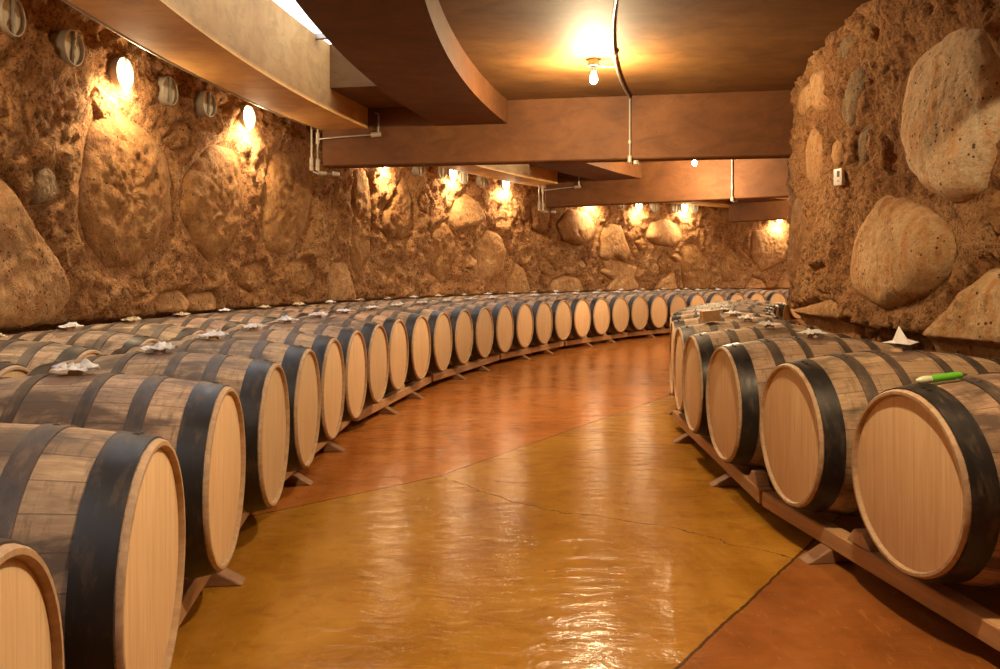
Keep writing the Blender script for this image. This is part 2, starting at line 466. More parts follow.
bm = bmesh.new(); arc_block(bm, RB0, RB1, T0, T1, 2.66, 3.28, R(0.5)); 
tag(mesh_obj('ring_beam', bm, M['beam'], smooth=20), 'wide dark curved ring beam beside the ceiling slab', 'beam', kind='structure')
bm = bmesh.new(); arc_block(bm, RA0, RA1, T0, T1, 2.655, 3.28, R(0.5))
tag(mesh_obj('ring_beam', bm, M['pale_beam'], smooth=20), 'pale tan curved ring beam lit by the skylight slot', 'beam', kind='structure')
sk = tag(empty('window_1', pol(16.07, R(5), 3.26)), 'narrow curved skylight slot glazed white between the ring beams', 'skylight', kind='structure')
bm = bmesh.new(); arc_block(bm, RB1-0.1, RA0+0.1, T0, T1, 3.285, 3.297)
g = mesh_obj('pane', bm, M['glass'], sk, smooth=20); g.matrix_parent_inverse = Matrix.Translation(-sk.location)
bm = bmesh.new()
for d in range(-30, 76, 5):
    arc_block(bm, RB1-0.1, RA0+0.1, R(d)-0.0016, R(d)+0.0016, 3.24, 3.284)
g = mesh_obj('glazing_bar', bm, M['steel'], sk, smooth=0); g.matrix_parent_inverse = Matrix.Translation(-sk.location)

def hit(u, v, r, far=True):
    """point on the cylinder of radius r about the ring centre along the ray of pixel (u, v): (theta, z)"""
    k = (u-500)/F
    a = k*k + 1; b = -2*(k*CX + CY); c = CX*CX + CY*CY - r*r
    disc = max(b*b - 4*a*c, 0.0)
    y = (-b + math.sqrt(disc))/(2*a) if far else (-b - math.sqrt(disc))/(2*a)
    x = k*y
    return math.atan2(y-CY, CX-x), H + (275-v)/F*y


def outline(pix, Rw, far):
    """a stone's outline on the unrolled wall: centre and radius for each of 88 directions"""
    P = []
    for u, v in pix:
        th, z = hit(u, v, Rw, far); P.append((Rw*th, z))
    cs, cz = sum(p[0] for p in P)/len(P), sum(p[1] for p in P)/len(P)
    pol_ = sorted(((math.atan2(z-cz, q-cs), math.hypot(q-cs, z-cz)) for q, z in P))
    n = 88
    def rad(a):
        m = len(pol_)
        for i in range(m):
            a0, r0 = pol_[i]; a1, r1 = pol_[(i+1) % m]
            if i == m-1: a1 += 2*PI
            aa = a if a >= pol_[0][0] else a + 2*PI
            if a0 <= aa <= a1:
                x0, y0, x1, y1 = r0*math.cos(a0), r0*math.sin(a0), r1*math.cos(a1), r1*math.sin(a1)
                dx, dy = x1-x0, y1-y0; c, q = math.cos(aa), math.sin(aa)
                den = c*dy - q*dx
                if abs(den) < 1e-6: return r0
                return abs((x0*dy - y0*dx)/den)
        return pol_[0][1]
    rr = [rad(-PI + 2*PI*i/n) for i in range(n)]
    for _ in range(2):
        rr = [(rr[i-1] + 2*rr[i] + rr[(i+1) % n])/4 for i in range(n)]
    return cs, cz, rr
Og = M['rock_orange']
Tn, Pl, Br, Gy = M['rock_tan'], M['rock_pale'], M['rock_brown'], M['rock_grey']
LEFT = [
 ([(-45,190),(0,165),(14,195),(32,225),(55,260),(69,285),(66,306),(52,323),(25,333),(-45,336)], .14, Tn),
 ([(84,165),(90,122),(115,104),(150,128),(172,160),(178,215),(160,252),(132,270),(108,271),(88,245),(78,208)], .10, Br),
 ([(213,141),(238,148),(247,190),(243,232),(226,252),(212,264),(195,246),(181,215),(185,172)], .13, Br),
 ([(272,152),(300,148),(318,180),(310,228),(290,258),(266,252),(262,200)], .07, Br),
 ([(152,305),(160,292),(180,290),(188,302),(182,314),(155,314)], .08, Tn),
 ([(184,304),(192,293),(214,291),(220,304),(214,314),(186,314)], .08, Tn),
 ([(164,140),(170,124),(184,120),(192,130),(190,148),(174,152)], .05, Br),
 ([(26,190),(36,168),(48,164),(58,172),(65,196),(52,204),(32,206)], .07, Gy),
 ([(354,168),(368,166),(371,200),(370,262),(358,280),(350,262),(351,210)], .09, Br),
 ([(331,262),(346,261),(351,282),(356,304),(328,304),(329,285)], .09, Tn),
 ([(405,174),(413,195),(413,226),(404,241),(388,238),(379,228),(385,208),(395,188)], .10, Br),
 ([(466,191),(479,202),(485,221),(474,227),(452,231),(449,220),(454,203)], .13, Tn),
 ([(487,228),(499,233),(506,250),(504,272),(490,281),(478,276),(477,250)], .10, Tn),
 ([(515,261),(524,268),(531,292),(527,298),(506,298),(506,280)], .09, Tn),
 ([(432,232),(446,220),(458,236),(456,262),(444,286),(426,268)], .05, Br),
 ([(462,258),(470,252),(478,262),(472,270),(464,268)], .06, Tn),
 ([(385,283),(394,268),(402,284),(398,296),(386,296)], .06, Br),
 ([(556,222),(570,208),(590,212),(599,226),(594,240),(578,246),(562,240)], .22, Tn),
 ([(600,258),(601,232),(610,222),(622,224),(632,256),(624,262),(614,256),(606,262)], .14, Tn),
 ([(594,268),(602,258),(610,258),(606,270),(612,280),(634,280),(640,266),(642,284),(634,296),(600,296)], .10, Tn),
 ([(645,236),(652,222),(668,218),(682,226),(684,240),(674,247),(655,245)], .16, Tn),
 ([(686,242),(696,243),(706,258),(713,286),(706,296),(684,296),(681,266)], .14, Br),
 ([(648,294),(660,280),(674,270),(679,296)], .12, Tn),
 ([(752,230),(782,226),(790,248),(784,262),(762,272),(750,256)], .16, Tn),
 ([(742,294),(752,277),(762,280),(772,296)], .10, Tn),
 ([(546,297),(552,280),(565,275),(580,278),(590,297)], .11, Tn),
 ([(576,262),(582,258),(585,266),(580,271)], .10, Tn),
 ([(551,262),(558,258),(564,266),(556,272)], .10, Br),
 ([(670,256),(677,252),(682,258),(676,263)], .14, Tn),
 ([(656,262),(664,252),(672,260),(674,272),(660,276)], .09, Br),
 ([(634,242),(642,236),(648,246),(640,252)], .16, Br),
 ([(530,200),(545,196),(552,212),(546,236),(532,230)], .07, Br),
 ([(538,262),(546,256),(552,266),(546,276),(539,272)], .08, Br),
 ([(720,262),(732,246),(742,262),(738,282),(722,282)], .06, Br),
 ([(418,196),(424,190),(432,200),(428,214),(418,210)], .07, Br),
 ([(776,292),(782,272),(795,268),(800,294)], .10, Tn),
 ([(98,84),(120,98),(118,130),(98,118),(90,98)], .03, Br),
 ([(240,266),(262,262),(270,282),(252,294),(238,284)], .05, Br),
 ([(288,262),(306,258),(318,276),(308,298),(290,292)], .05, Br),
 ([(128,280),(146,276),(150,294),(134,300),(122,292)], .05, Br),
]
RIGHT = [
 ([(907,61),(930,40),(956,22),(978,24),(992,50),(1003,70),(1006,110),(995,143),(984,192),(961,206),(937,198),(915,174),(903,140),(900,110)], .13, Pl),
 ([(843,272),(848,240),(862,215),(882,194),(906,198),(936,214),(955,236),(951,264),(930,292),(902,306),(884,310),(866,303),(848,290)], .13, Og),
 ([(922,352),(945,318),(968,286),(988,262),(1010,268),(1025,320),(1020,372),(975,374),(938,368)], .12, Og),
 ([(796,328),(800,311),(816,302),(832,297),(839,308),(841,335),(828,342),(805,340)], .10, Tn),
 ([(812,72),(822,66),(829,82),(828,104),(819,114),(813,100)], .06, Tn),
 ([(801,92),(809,80),(812,100),(806,118),(799,116)], .05, Tn),
 ([(844,92),(852,68),(862,62),(866,84),(858,116),(850,131),(842,124)], .06, Gy),
 ([(858,132),(866,124),(874,126),(870,156),(862,172),(856,160)], .05, Gy),
 ([(832,142),(838,134),(844,146),(842,166),(836,168),(831,158)], .05, Tn),
 ([(862,16),(870,8),(876,24),(872,44),(864,40)], .05, Br),
 ([(786,240),(790,196),(800,192),(808,210),(804,262),(796,296),(788,292)], .08, Br),
 ([(806,146),(812,124),(820,130),(824,160),(818,192),(808,186)], .05, Tn),
 ([(846,322),(854,318),(860,330),(854,340),(846,338)], .06, Tn),
 ([(990,190),(1010,180),(1020,215),(1000,240),(986,222)], .06, Br),
 ([(842,40),(850,30),(854,50),(848,64),(841,58)], .05, Gy),
 ([(816,270),(830,262),(838,280),(828,296),(815,290)], .05, Br),
]
LO = [outline(p, ROUT, True) for p, d, m in LEFT]
RO = [outline(p, RIN, False) for p, d, m in RIGHT]
# rock walls -------------------------------------------------------------
def rough(s, z, seed):
    p = Vector((s, z, seed))
    h = 0.035*noise.fractal(p*0.9, 0.9, 2.0, 3)
    h += 0.030*noise.fractal(p*3.1 + Vector((3,7,1)), 0.8, 2.0, 3)
    t1 = noise.turbulence(p*6.5 + Vector((3,7,1)), 3, False, noise_basis='PERLIN_ORIGINAL', amplitude_scale=0.6, frequency_scale=2.1)
    h += 0.050*(0.55 - t1)
    h += 0.016*abs(noise.noise(p*15.0 + Vector((9,2,4)))) + 0.012*noise.noise(p*31.0)
    return h
def wall_mesh(name, Rw, sgn, ths, zs, seed, mat, stones, low):
    """sgn -1: rock bulges to smaller r (outer wall), +1: to larger r (inner wall)"""
    bm = bmesh.new(); rows = []
    for th in ths:
        row = []
        for z in zs:
            h = rough(Rw*th, z, seed)
            for cs, cz, rr, rmax in stones:
                ds, dz = Rw*th-cs, z-cz
                if abs(ds) < rmax and abs(dz) < rmax:
                    a = (math.atan2(dz, ds) + PI)/(2*PI)*88
                    t = math.hypot(ds, dz)/rr[int(a) % 88]
                    if t < 1.22:
                        k = min(1.0, max(0.0, (t-0.93)/0.29))
                        h = -0.035*(1-k) + h*k
            if low and z < 0.80:
                h -= low*min(1.0, (0.80-z)/0.045)
            row.append(bm.verts.new(pol(Rw + sgn*h, th, z)))
        rows.append(row)
    for a, b in zip(rows[:-1], rows[1:]):
        for i in range(len(zs)-1):
            bm.faces.new((a[i], b[i], b[i+1], a[i+1]))
    return bm
def frange(a, b, st):
    n = int(math.ceil((b-a)/st)); return [a + (b-a)*i/n for i in range(n+1)]
ths = frange(R(-36), R(-3), R(1.2))[:-1] + frange(R(-3), R(30), 0.024/17.5)[:-1] + frange(R(30), R(67), 0.036/17.5)[:-1] + frange(R(67), R(78), R(1.2))
zl = frange(-0.05, 0.55, 0.12)[:-1] + frange(0.55, 2.95, 0.024)[:-1] + frange(2.95, 3.3, 0.08)
bm = wall_mesh('wall_left', ROUT, -1, ths, zl, 3.1, M['mortar'], [(c, z, q, max(q)*1.25) for c, z, q in LO], 0.2)
wl = tag(mesh_obj('wall_left', bm, M['mortar'], smooth=180), 'long curved wall of rough brown clay mortar with embedded boulders under the round lights', 'wall', kind='structure')
ths = frange(R(-36), R(-6), R(1.2))[:-1] + frange(R(-6), R(21), 0.019/12.24)[:-1] + frange(R(21), R(78), R(0.8))
zr = frange(-0.05, 0.5, 0.12)[:-1] + frange(0.5, 3.0, 0.02)
bm = wall_mesh('wall_right', RIN, 1, ths, zr, 8.7, M['mortar'], [(c, z, q, max(q)*1.25) for c, z, q in RO], 0.12)
wr = tag(mesh_obj('wall_right', bm, M['mortar'], smooth=180), 'curved inner wall of brown mortar with three big pale boulders', 'wall', kind='structure')
for nm, t_, lb in (('wall_added_back', T0, 'added mortar wall shutting out sky light behind the viewer'), ('wall_added_front', T1, 'added mortar wall shutting out sky light beyond the bend')):
    bm = bmesh.new(); arc_block(bm, 11.9, 18.0, t_-R(0.4), t_+R(0.4), -0.1, 3.35, R(0.4))  # unseen end caps added where the ring is cut, to keep sky light out
    tag(mesh_obj(nm, bm, M['mortar']), lb, 'wall', kind='structure')

def boulder(parent, Rw, sgn, pix, depth, mat, low, seed, ext=1.0):
    crag = 2.2 if mat is Br else 1.0
    if mat is Br: depth *= 0.75
    cs, cz, rr = pix
    n = 88; NR = 30
    size = sum(rr)/n
    rng = random.Random(seed)
    depth *= min(1.0, 0.35 + size/0.35)
    tx, tz = rng.uniform(-.5,.5)*depth/size, rng.uniform(-.7,.3)*depth/size
    mid = pol(Rw, cs/Rw, cz)
    bm = bmesh.new(); rings = []
    def pt(ds, dz, t):
        prof = max(0.0, 1 - t**5.0)**0.6
        q = Vector((ds*2.2/ max(size,.15)*.35, dz*2.2/max(size,.15)*.35, seed*1.7))
        w = noise.fractal(q*2.0, 0.8, 2.0, 4)
        w2 = noise.noise(Vector((ds*14, dz*14, seed)))
        h = -0.07 + (0.62*depth+0.07)*prof + (tx*ds + tz*dz)*prof + 0.14*depth*w*prof + 0.011*crag*noise.fractal(Vector((ds*9, dz*9, seed)), 0.65, 2.1, 4)*prof + 0.003*w2
        if low and cz + dz < 0.80: h -= low*min(1.0, (0.80-cz-dz)/0.045)
        return pol(Rw + sgn*h, (cs+ds)/Rw, cz+dz) - mid
    for j in range(NR+1):
        t = (j/NR)
        if j == 0:
            rings.append([bm.verts.new(pt(0, 0, 0))]); continue
        ring = []
        for i in range(n):
            a = -PI + 2*PI*i/n
            wob = 1 + 0.06*t*noise.noise(Vector((math.cos(a)*3, math.sin(a)*3, seed*3.3)))
            ring.append(bm.verts.new(pt(rr[i]*t*wob*math.cos(a)*ext, rr[i]*t*wob*math.sin(a)*ext, t)))
        rings.append(ring)
    for i in range(n):
        bm.faces.new((rings[0][0], rings[1][i], rings[1][(i+1) % n]))
    for a, b in zip(rings[1:-1], rings[2:]):
        for i in range(n):
            bm.faces.new((a[i], b[i], b[(i+1) % n], a[(i+1) % n]))
    back = bm.verts.new(pol(Rw - sgn*0.22, cs/Rw, cz) - mid)
    for i in range(n):
        bm.faces.new((rings[-1][i], back, rings[-1][(i+1) % n]))
    return mesh_obj('boulder', bm, mat, parent, smooth=180, loc=mid)


for i, (pix, d, m) in enumerate(LEFT):
    boulder(wl, ROUT, -1, LO[i], d, m, 0.2, 11+i)
for i, (pix, d, m) in enumerate(RIGHT):
    boulder(wr, RIN, 1, RO[i], d, m, 0.12, 101+i)

# ------------------------------------------------------------------ barrels
BL, BR, BE, BZ = 0.475, 0.341, 0.290, 0.46     # half length, bilge radius, end radius, axis height
def prof_r(x): return BR - (BR-BE)*(abs(x)/BL)**2.0
ORD = ['first','second','third','fourth','fifth','sixth','seventh','eighth','ninth','tenth','eleventh','twelfth','thirteenth','fourteenth','fifteenth',
       'sixteenth','seventeenth','eighteenth','nineteenth','twentieth','twenty-first','twenty-second','twenty-third','twenty-fourth','twenty-fifth',
       'twenty-sixth','twenty-seventh','twenty-eighth','twenty-ninth','thirtieth','thirty-first','thirty-second','thirty-third']
ROWS = {'front': ('long front row beside the aisle', 'barrels in the long front row'),
        'back': ('back row under the lamp wall', 'barrels in the back row'),
        'short': ('short row under the pale boulders', 'barrels in the short row by the pale boulders')}
def make_barrel():
    root = empty('wine_barrel', (0,0,0))
    zc = (0, 0, BR)
    bm = bmesh.new()
    prof = [(-BL+0.020, BE-0.018), (-BL+0.006, BE-0.016), (-BL, BE-0.013), (-BL, BE-0.004), (-BL+0.004, BE)]
    N = 18
    for i in range(N+1):
        x = -BL+0.012 + (2*BL-0.024)*i/N
        prof.append((x, prof_r(x)))
    prof += [(BL-0.004, BE), (BL, BE-0.004), (BL, BE-0.013), (BL-0.006, BE-0.016), (BL-0.020, BE-0.018)]
    revolve(bm, prof, 56)
    body = mesh_obj('staves', bm, [M['stave'], M['chime']], root, 40, zc)
    for p in body.data.polygons:
        if abs(p.center.x) > BL-0.013: p.material_index = 1
    for s in (1, -1):
        bm = bmesh.new()
        xe = s*(BL-0.016)
        revolve(bm, [(xe-s*0.02, 0), (xe-s*0.02, BE-0.0175), (xe+s*0.001, BE-0.0175), (xe+s*0.003, BE-0.025), (xe+s*0.003, 0)], 56)
        mesh_obj('head', bm, M['head'], root, 40, zc)
    for x0, x1, mat in ((0.382,0.460,M['hoop']), (0.228,0.278,M['hoop_old']), (0.082,0.120,M['hoop_old'])):
        for s in (1, -1):
            bm = bmesh.new()
            pr = []
            nn = 4
            for i in range(nn+1):
                x = x0 + (x1-x0)*i/nn; pr.append((s*x, prof_r(x)+0.0042))
            pr = [(s*x0, prof_r(x0)-0.004)] + pr + [(s*x1, prof_r(x1)-0.004)]
            revolve(bm, pr, 56)
            # overlap of the strap with its two rivets near the top
            xm = (x0+x1)/2; rm = prof_r(xm)+0.0045
            for da in (0.10, 0.19):
                a = da
                Mx = Matrix.Translation((s*xm, rm*math.sin(a), rm*math.cos(a))) @ Matrix.Rotation(-a, 4, 'X')
                revolve(bm, [(-0.002, 0.009), (0.0015, 0.0085), (0.0035, 0.005), (0.004, 0)], 10, 'Z', M=Mx)
            mesh_obj('hoop', bm, mat, root, 40, zc)
    bm = bmesh.new()
    revolve(bm, [(BR-0.01, 0.026), (BR+0.008, 0.025), (BR+0.014, 0.021), (BR+0.014, 0)], 20, 'Z')
    mesh_obj('bung', bm, M['wedge'], root, 40, zc)
    return root
def copy_tree(o):
    c = o.copy(); COL.objects.link(c)
    for ch in o.children:
        d = ch.copy(); COL.objects.link(d); d.parent = c
    return c
proto = make_barrel(); used = [False]
BARRELS = {}
def place_barrel(row, i, th, rh, tint=(1,1,1), ztilt=0.0):
    out = 1 if row in ('front', 'back') else -1          # which way the body runs from its head
    b = proto if not used[0] else copy_tree(proto); used[0] = True
    rng = random.Random(hash((row == 'front', row == 'back', i)) & 0xffff)
    rm = rh + out*BL
    b.location = pol(rm, th, BZ-BR)
    b.rotation_euler = (0, 0, -th + (0 if out > 0 else PI))
    rowtxt, grp = ROWS[row]
    look = 'pale bare head' if min(tint) > 0.93 else ('tan head' if min(tint) < 0.8 else 'light tan head')
    lab = {'front': f'oak wine barrel with {look}, {ORD[i]} from the camera in the long front row',
           'back': f'oak wine barrel, {ORD[i]} from the camera in the back row under the lamp wall',
           'short': f'weathered oak wine barrel, {ORD[i]} from the camera in the row under the pale boulders'}[row]
    tag(b, lab, 'barrel', grp)
    for ch in b.children:
        nm = ch.name.split('.')[0]
        if nm == 'head': ch.color = (*tint, 1)
        elif nm == 'staves':
            g = rng.uniform(0.98, 1.3); ch.color = (g, g*rng.uniform(.96,1.02), g*rng.uniform(.92,1.04), 1)
    BARRELS[(row, i)] = (b, th, rh, out)
    return b
def bpoint(key, a, phi, lift=0.0):
    """world point on a barrel: a metres behind its aisle head, phi radians from the top (+ towards the local +y side)"""
    b, th, rh, out = BARRELS[key]
    x = BL - a; r = prof_r(x) + lift
    L = Vector((x, r*math.sin(phi), BR + r*math.cos(phi)))
    return Matrix.Translation(b.location) @ Matrix.Rotation(b.rotation_euler.z, 4, 'Z') @ L

def r_of(u, th, lo, hi):
    """head radius that puts a barrel at angle th on the photographed column u"""
    k = (u-500)/F
    return min(hi, max(lo, (CX - k*CY)/(math.cos(th) + k*math.sin(th))))
us = [None, None, 229, 277, 310, 335, 358, 380]
TS = [R(-12.68), R(-9.95), R(-6.72)] + [R(-6.6 + 2.51*i) for i in range(1, 27)]
RS = [15.59, 15.54] + [r_of(us[i], TS[i], 15.45, 15.60) for i in range(2, 8)] + [15.55 - 0.05*min(1, i/6) for i in range(21)]
print('front radii', [round(r, 3) for r in RS])
TINT = {2:1.0, 1:1.0, 0:.9, 3:.78, 4:.86, 5:1.0, 6:1.0, 7:.78, 8:.88, 9:.92, 10:.82, 11:.76, 12:.74, 13:.9, 14:1.0, 15:.8, 16:.82, 17:1.06, 18:1.0, 19:.82, 20:.82, 21:1.02}
for i, th in enumerate(TS):
    f = TINT.get(i, random.choice((.82, .9, 1.0)))
    place_barrel('front', i, th, RS[i], (f, f*0.985, f*0.96))
BTH = [R(-4.1) + R(2.44)*i for i in range(27)]
for i, th in enumerate(BTH):
    f = random.choice((.8, .9, 1.0)); place_barrel('back', i, th, 16.56, (f, f, f))
uR = [902, 787, 721, 690.5]
RTH = [R(-8.1), R(-4.75), R(-1.3), R(2.0)] + [R(2.0 + 3.25*i) for i in range(1, 9)]
RR = [r_of(uR[i], RTH[i], 13.3, 13.5) for i in range(4)] + [13.36, 13.34] + [13.33]*6
print('short radii', [round(r, 3) for r in RR])
for i, th in enumerate(RTH):
    place_barrel('short', i, th, RR[i], (.95, .93, .90))

# ------------------------------------------------------------------ racks
def rack(rh, th, out, half, feet, wedges, label, grp, long_foot):
    root = empty('barrel_rack', pol(rh, th, 0), -th + (0 if out > 0 else PI))
    tag(root, label, 'rack', grp)
    sag = half*half/(2*rh)*(1 if out > 0 else -1)
    for x, nm, hh in ((-0.125, 'front_rail', half), (-0.845, 'back_rail', half*(1 + out*0.07 - (0.02 if out > 0 else 0)))):
        bm = bmesh.new(); add_box(bm, x-0.035, x+0.035, -hh, hh, 0.055, 0.124); bevel(bm, 0.005, 1)
        mesh_obj(nm, bm, M['rail'], root)
    for y in feet:
        bm = bmesh.new()
        p = lambda x, z, s: Vector((x, y + s*0.04, z))
        pr = [(0.0, 0.0), (-0.015, 0.0), (-0.105, 0.06), (-0.90, 0.06), (-0.96, 0.0)]
        pr = [(0.01, 0.0), (-0.085, 0.055), (-0.88, 0.055), (-0.95, 0.0)]
        a = [bm.verts.new(p(x, z, -1)) for x, z in pr]; b = [bm.verts.new(p(x, z, 1)) for x, z in pr]
        bm.faces.new(a); bm.faces.new(b[::-1])
        for i in range(len(pr)):
            j = (i+1) % len(pr); bm.faces.new((a[i], b[i], b[j], a[j]))
        bevel(bm, 0.004, 1)
        mesh_obj('foot', bm, M['foot'], root)
    for y in wedges:
        bm = bmesh.new()
        w0, w1 = 0.075, 0.028
        pts = [Vector((-0.160, y-w0, 0.124)), Vector((-0.098, y-w0, 0.124)), Vector((-0.098, y+w0, 0.124)), Vector((-0.160, y+w0, 0.124)),
               Vector((-0.160, y-w1, 0.178)), Vector((-0.098, y-w1, 0.178)), Vector((-0.098, y+w1, 0.178)), Vector((-0.160, y+w1, 0.178))]
        add_hex(bm, pts); bevel(bm, 0.004, 1)
        mesh_obj('wedge', bm, M['wedge'], root)
    return root
def seg_wedges(ths, rh, tc, half, out):
    ws = []
    for a, b in zip(ths[:-1], ths[1:]):
        m = (a+b)/2; d = (m-tc)*rh
        if abs(d) < half-0.08: ws.append(d if out < 0 else d)
    return ws
per = 2.22/15.5
k = 0
for j in range(-1, 8):
    tc = 0.30/15.5 + per*j; rk = 15.56 if j < 1 else 15.52
    # local +y of the rack points to rising theta in neither case the same: fix the sign per row
    ws = [w for w in seg_wedges(TS, 15.5, tc, 1.10, 1)]
    rack(rk, tc, 1, 1.09, (-0.41, 0.41), [w for w in ws], f'timber barrel rack under the long front row, {ORD[k]} section from the camera', 'racks under the long front row', 0)
    k += 1
k = 0
for j in range(-1, 7):
    tc = R(-1.0) + per*j
    rack(16.56, tc, 1, 1.16, (-0.41, 0.41), [], f'timber barrel rack under the back row by the rock wall, {ORD[k]} section from the camera', 'racks under the back row', 0)
    k += 1
perR = R(9.75)
for k in range(4):
    tc = R(-7.95) + perR*k
    ws = seg_wedges(RTH, 13.4, tc, 1.1, -1)
    if k == 1: ws.append(-0.99)
    if k == 0: ws.append(-0.46)
    rack(13.41 if k < 2 else 13.34, tc, -1, 1.115, (-0.56, 0.56), [-w for w in ws], f'timber barrel rack under the row by the pale boulders, {ORD[k]} section from the camera', 'racks under the short row', 0)

# ------------------------------------------------------------------ papers on the bungs
def make_paper(seed, mat, big):
    rng = random.Random(seed)
    bm = bmesh.new(); n = 11
    L, W = 0.085*big, 0.060*big
    peaks = [(rng.uniform(-.7,.7)*L, rng.uniform(-.6,.6)*W, rng.uniform(.012,.045)*big, rng.uniform(.018,.035)) for _ in range(7)]
    grid = []
    for i in range(n):
        row = []
        for j in range(n):
            x, y = (i/(n-1)-.5)*2*L, (j/(n-1)-.5)*2*W
            z = 0.004
            for px, py, ph, pw in peaks:
                z = max(z, ph*(1 - (abs(x-px) + abs(y-py)*rng.uniform(.8,1.2))/pw))
            z += rng.uniform(-.002, .003)*big*3 - (y*y)/(2*BR)
            edge = 1 + rng.uniform(-.28, .12)
            row.append(bm.verts.new((x*edge + rng.uniform(-1,1)*.004, y*edge + rng.uniform(-1,1)*.004, z)))
        grid.append(row)
    # both faces of the sheet, joined round the edge
    under = [[bm.verts.new(v.co - Vector((0, 0, 0.0016))) for v in row] for row in grid]
    for g, flip in ((grid, False), (under, True)):
        for i in range(n-1):
            for j in range(n-1):
                q = [g[i][j], g[i+1][j], g[i+1][j+1], g[i][j+1]]
                tris = ((0,1,2), (0,2,3)) if (i+j) % 2 else ((0,1,3), (1,2,3))
                for t in tris: bm.faces.new([q[k] for k in (t[::-1] if flip else t)])
    rim = [(i, 0) for i in range(n)] + [(n-1, j) for j in range(1, n)] + [(i, n-1) for i in range(n-2, -1, -1)] + [(0, j) for j in range(n-2, 0, -1)]
    for (a, b), (c, d) in zip(rim, rim[1:] + rim[:1]):
        bm.faces.new((grid[a][b], under[a][b], under[c][d], grid[c][d]))
    return mesh_obj('crumpled_paper', bm, mat, None, 25)
def put_paper(key, seed, mat, big=1.0, a=BL, word='white', rz=None):
    o = make_paper(seed, mat, big)
    b, th, rh, out = BARRELS[key]
    o.location = bpoint(key, a, 0, 0.019)
    o.rotation_euler = (0, 0, b.rotation_euler.z + (rz if rz is not None else random.uniform(-.6, .6)))
    row = {'front': 'long front row', 'back': 'back row under the lamp wall', 'short': 'row under the pale boulders'}[key[0]]
    tag(o, f'crumpled {word} paper on the {ORD[key[1]]} barrel in the {row}', 'paper', f'papers on the {row}')
for i in range(2, 26):
    put_paper(('front', i), 30+i, M['paper'], 0.78)
for i in range(0, 24):
    put_paper(('back', i), 130+i, M['paper_tan'] if i % 3 != 2 else M['paper'], 0.7, word='yellowed' if i % 3 != 2 else 'white')
for i in range(2, 8):
    put_paper(('short', i), 230+i, M['paper'], 0.78)
# the tall peaked sheet on the second barrel of the short row gets a stand-up corner
bm = bmesh.new()
b0 = bpoint(('short', 1), BL+0.01, 0, 0.012)
tri = [(-0.075,0,0.004), (-0.02,0.012,0.012), (0.0,0.0,0.075), (0.03,-0.01,0.02), (0.085,0,0.006), (0.02,-0.05,-0.002), (-0.03,-0.04,0.004)]
fs = ((0,1,6),(1,2,6),(2,5,6),(2,3,5),(3,4,5))
va = [bm.verts.new(q) for q in tri]; vb = [bm.verts.new((q[0], q[1]+0.0012, q[2]-0.001)) for q in tri]
for f in fs:
    bm.faces.new([va[i] for i in f]); bm.faces.new([vb[i] for i in f[::-1]])
for a, b in ((0,1),(1,2),(2,3),(3,4),(4,5),(5,6),(6,0)): bm.faces.new((va[a], va[b], vb[b], vb[a]))
o = mesh_obj('folded_paper', bm, M['paper'], None, 0, loc=b0 + Vector((0,0,0.02)))
tag(o, 'white paper with one sharp peak on the second barrel of the row under pale boulders', 'paper', 'papers on the row under the pale boulders')

# green tool lying on the nearest barrel of the short row
pa, pb = bpoint(('short', 0), 0.05, 0.02), bpoint(('short', 0), 0.215, 0.10)
d = (pb-pa).normalized()
up = Vector((0,0,0.021))
root = tag(empty('marker_tool', pa + up), 'green and milky plastic hand tool lying on the nearest barrel under the pale boulders', 'tool')
def along(a, b, rad, name, mat):
    bm = bmesh.new(); n = len(rad)
    tube(bm, [d*(a+(b-a)*i/(n-1)) for i in range(n)], rad, 14)
    mesh_obj(name, bm, mat, root)
along(-0.005, 0.047, [.006,.011,.0135,.0135,.012,.0115], 'clear_end', M['clear'])
along(0.044, 0.140, [.0125,.0135,.0125,.0135,.0125,.0135,.012,.009], 'grip', M['green'])
along(0.140, 0.158, [.005,.004,.0025], 'tip', M['wine'])
# wooden block on the fifth barrel of the short row
bm = bmesh.new(); add_box(bm, -0.06, 0.06, -0.035, 0.035, 0, 0.075); bevel(bm, 0.004, 1)
bkey = ('short', 4)
o = mesh_obj('wood_block', bm, M['rail'], None, loc=bpoint(bkey, 0.22, 0, 0.012), rot=(0, R(4), BARRELS[bkey][0].rotation_euler.z + 0.2))
tag(o, 'small brown wooden block standing on a barrel far along the row under the pale boulders', 'block')

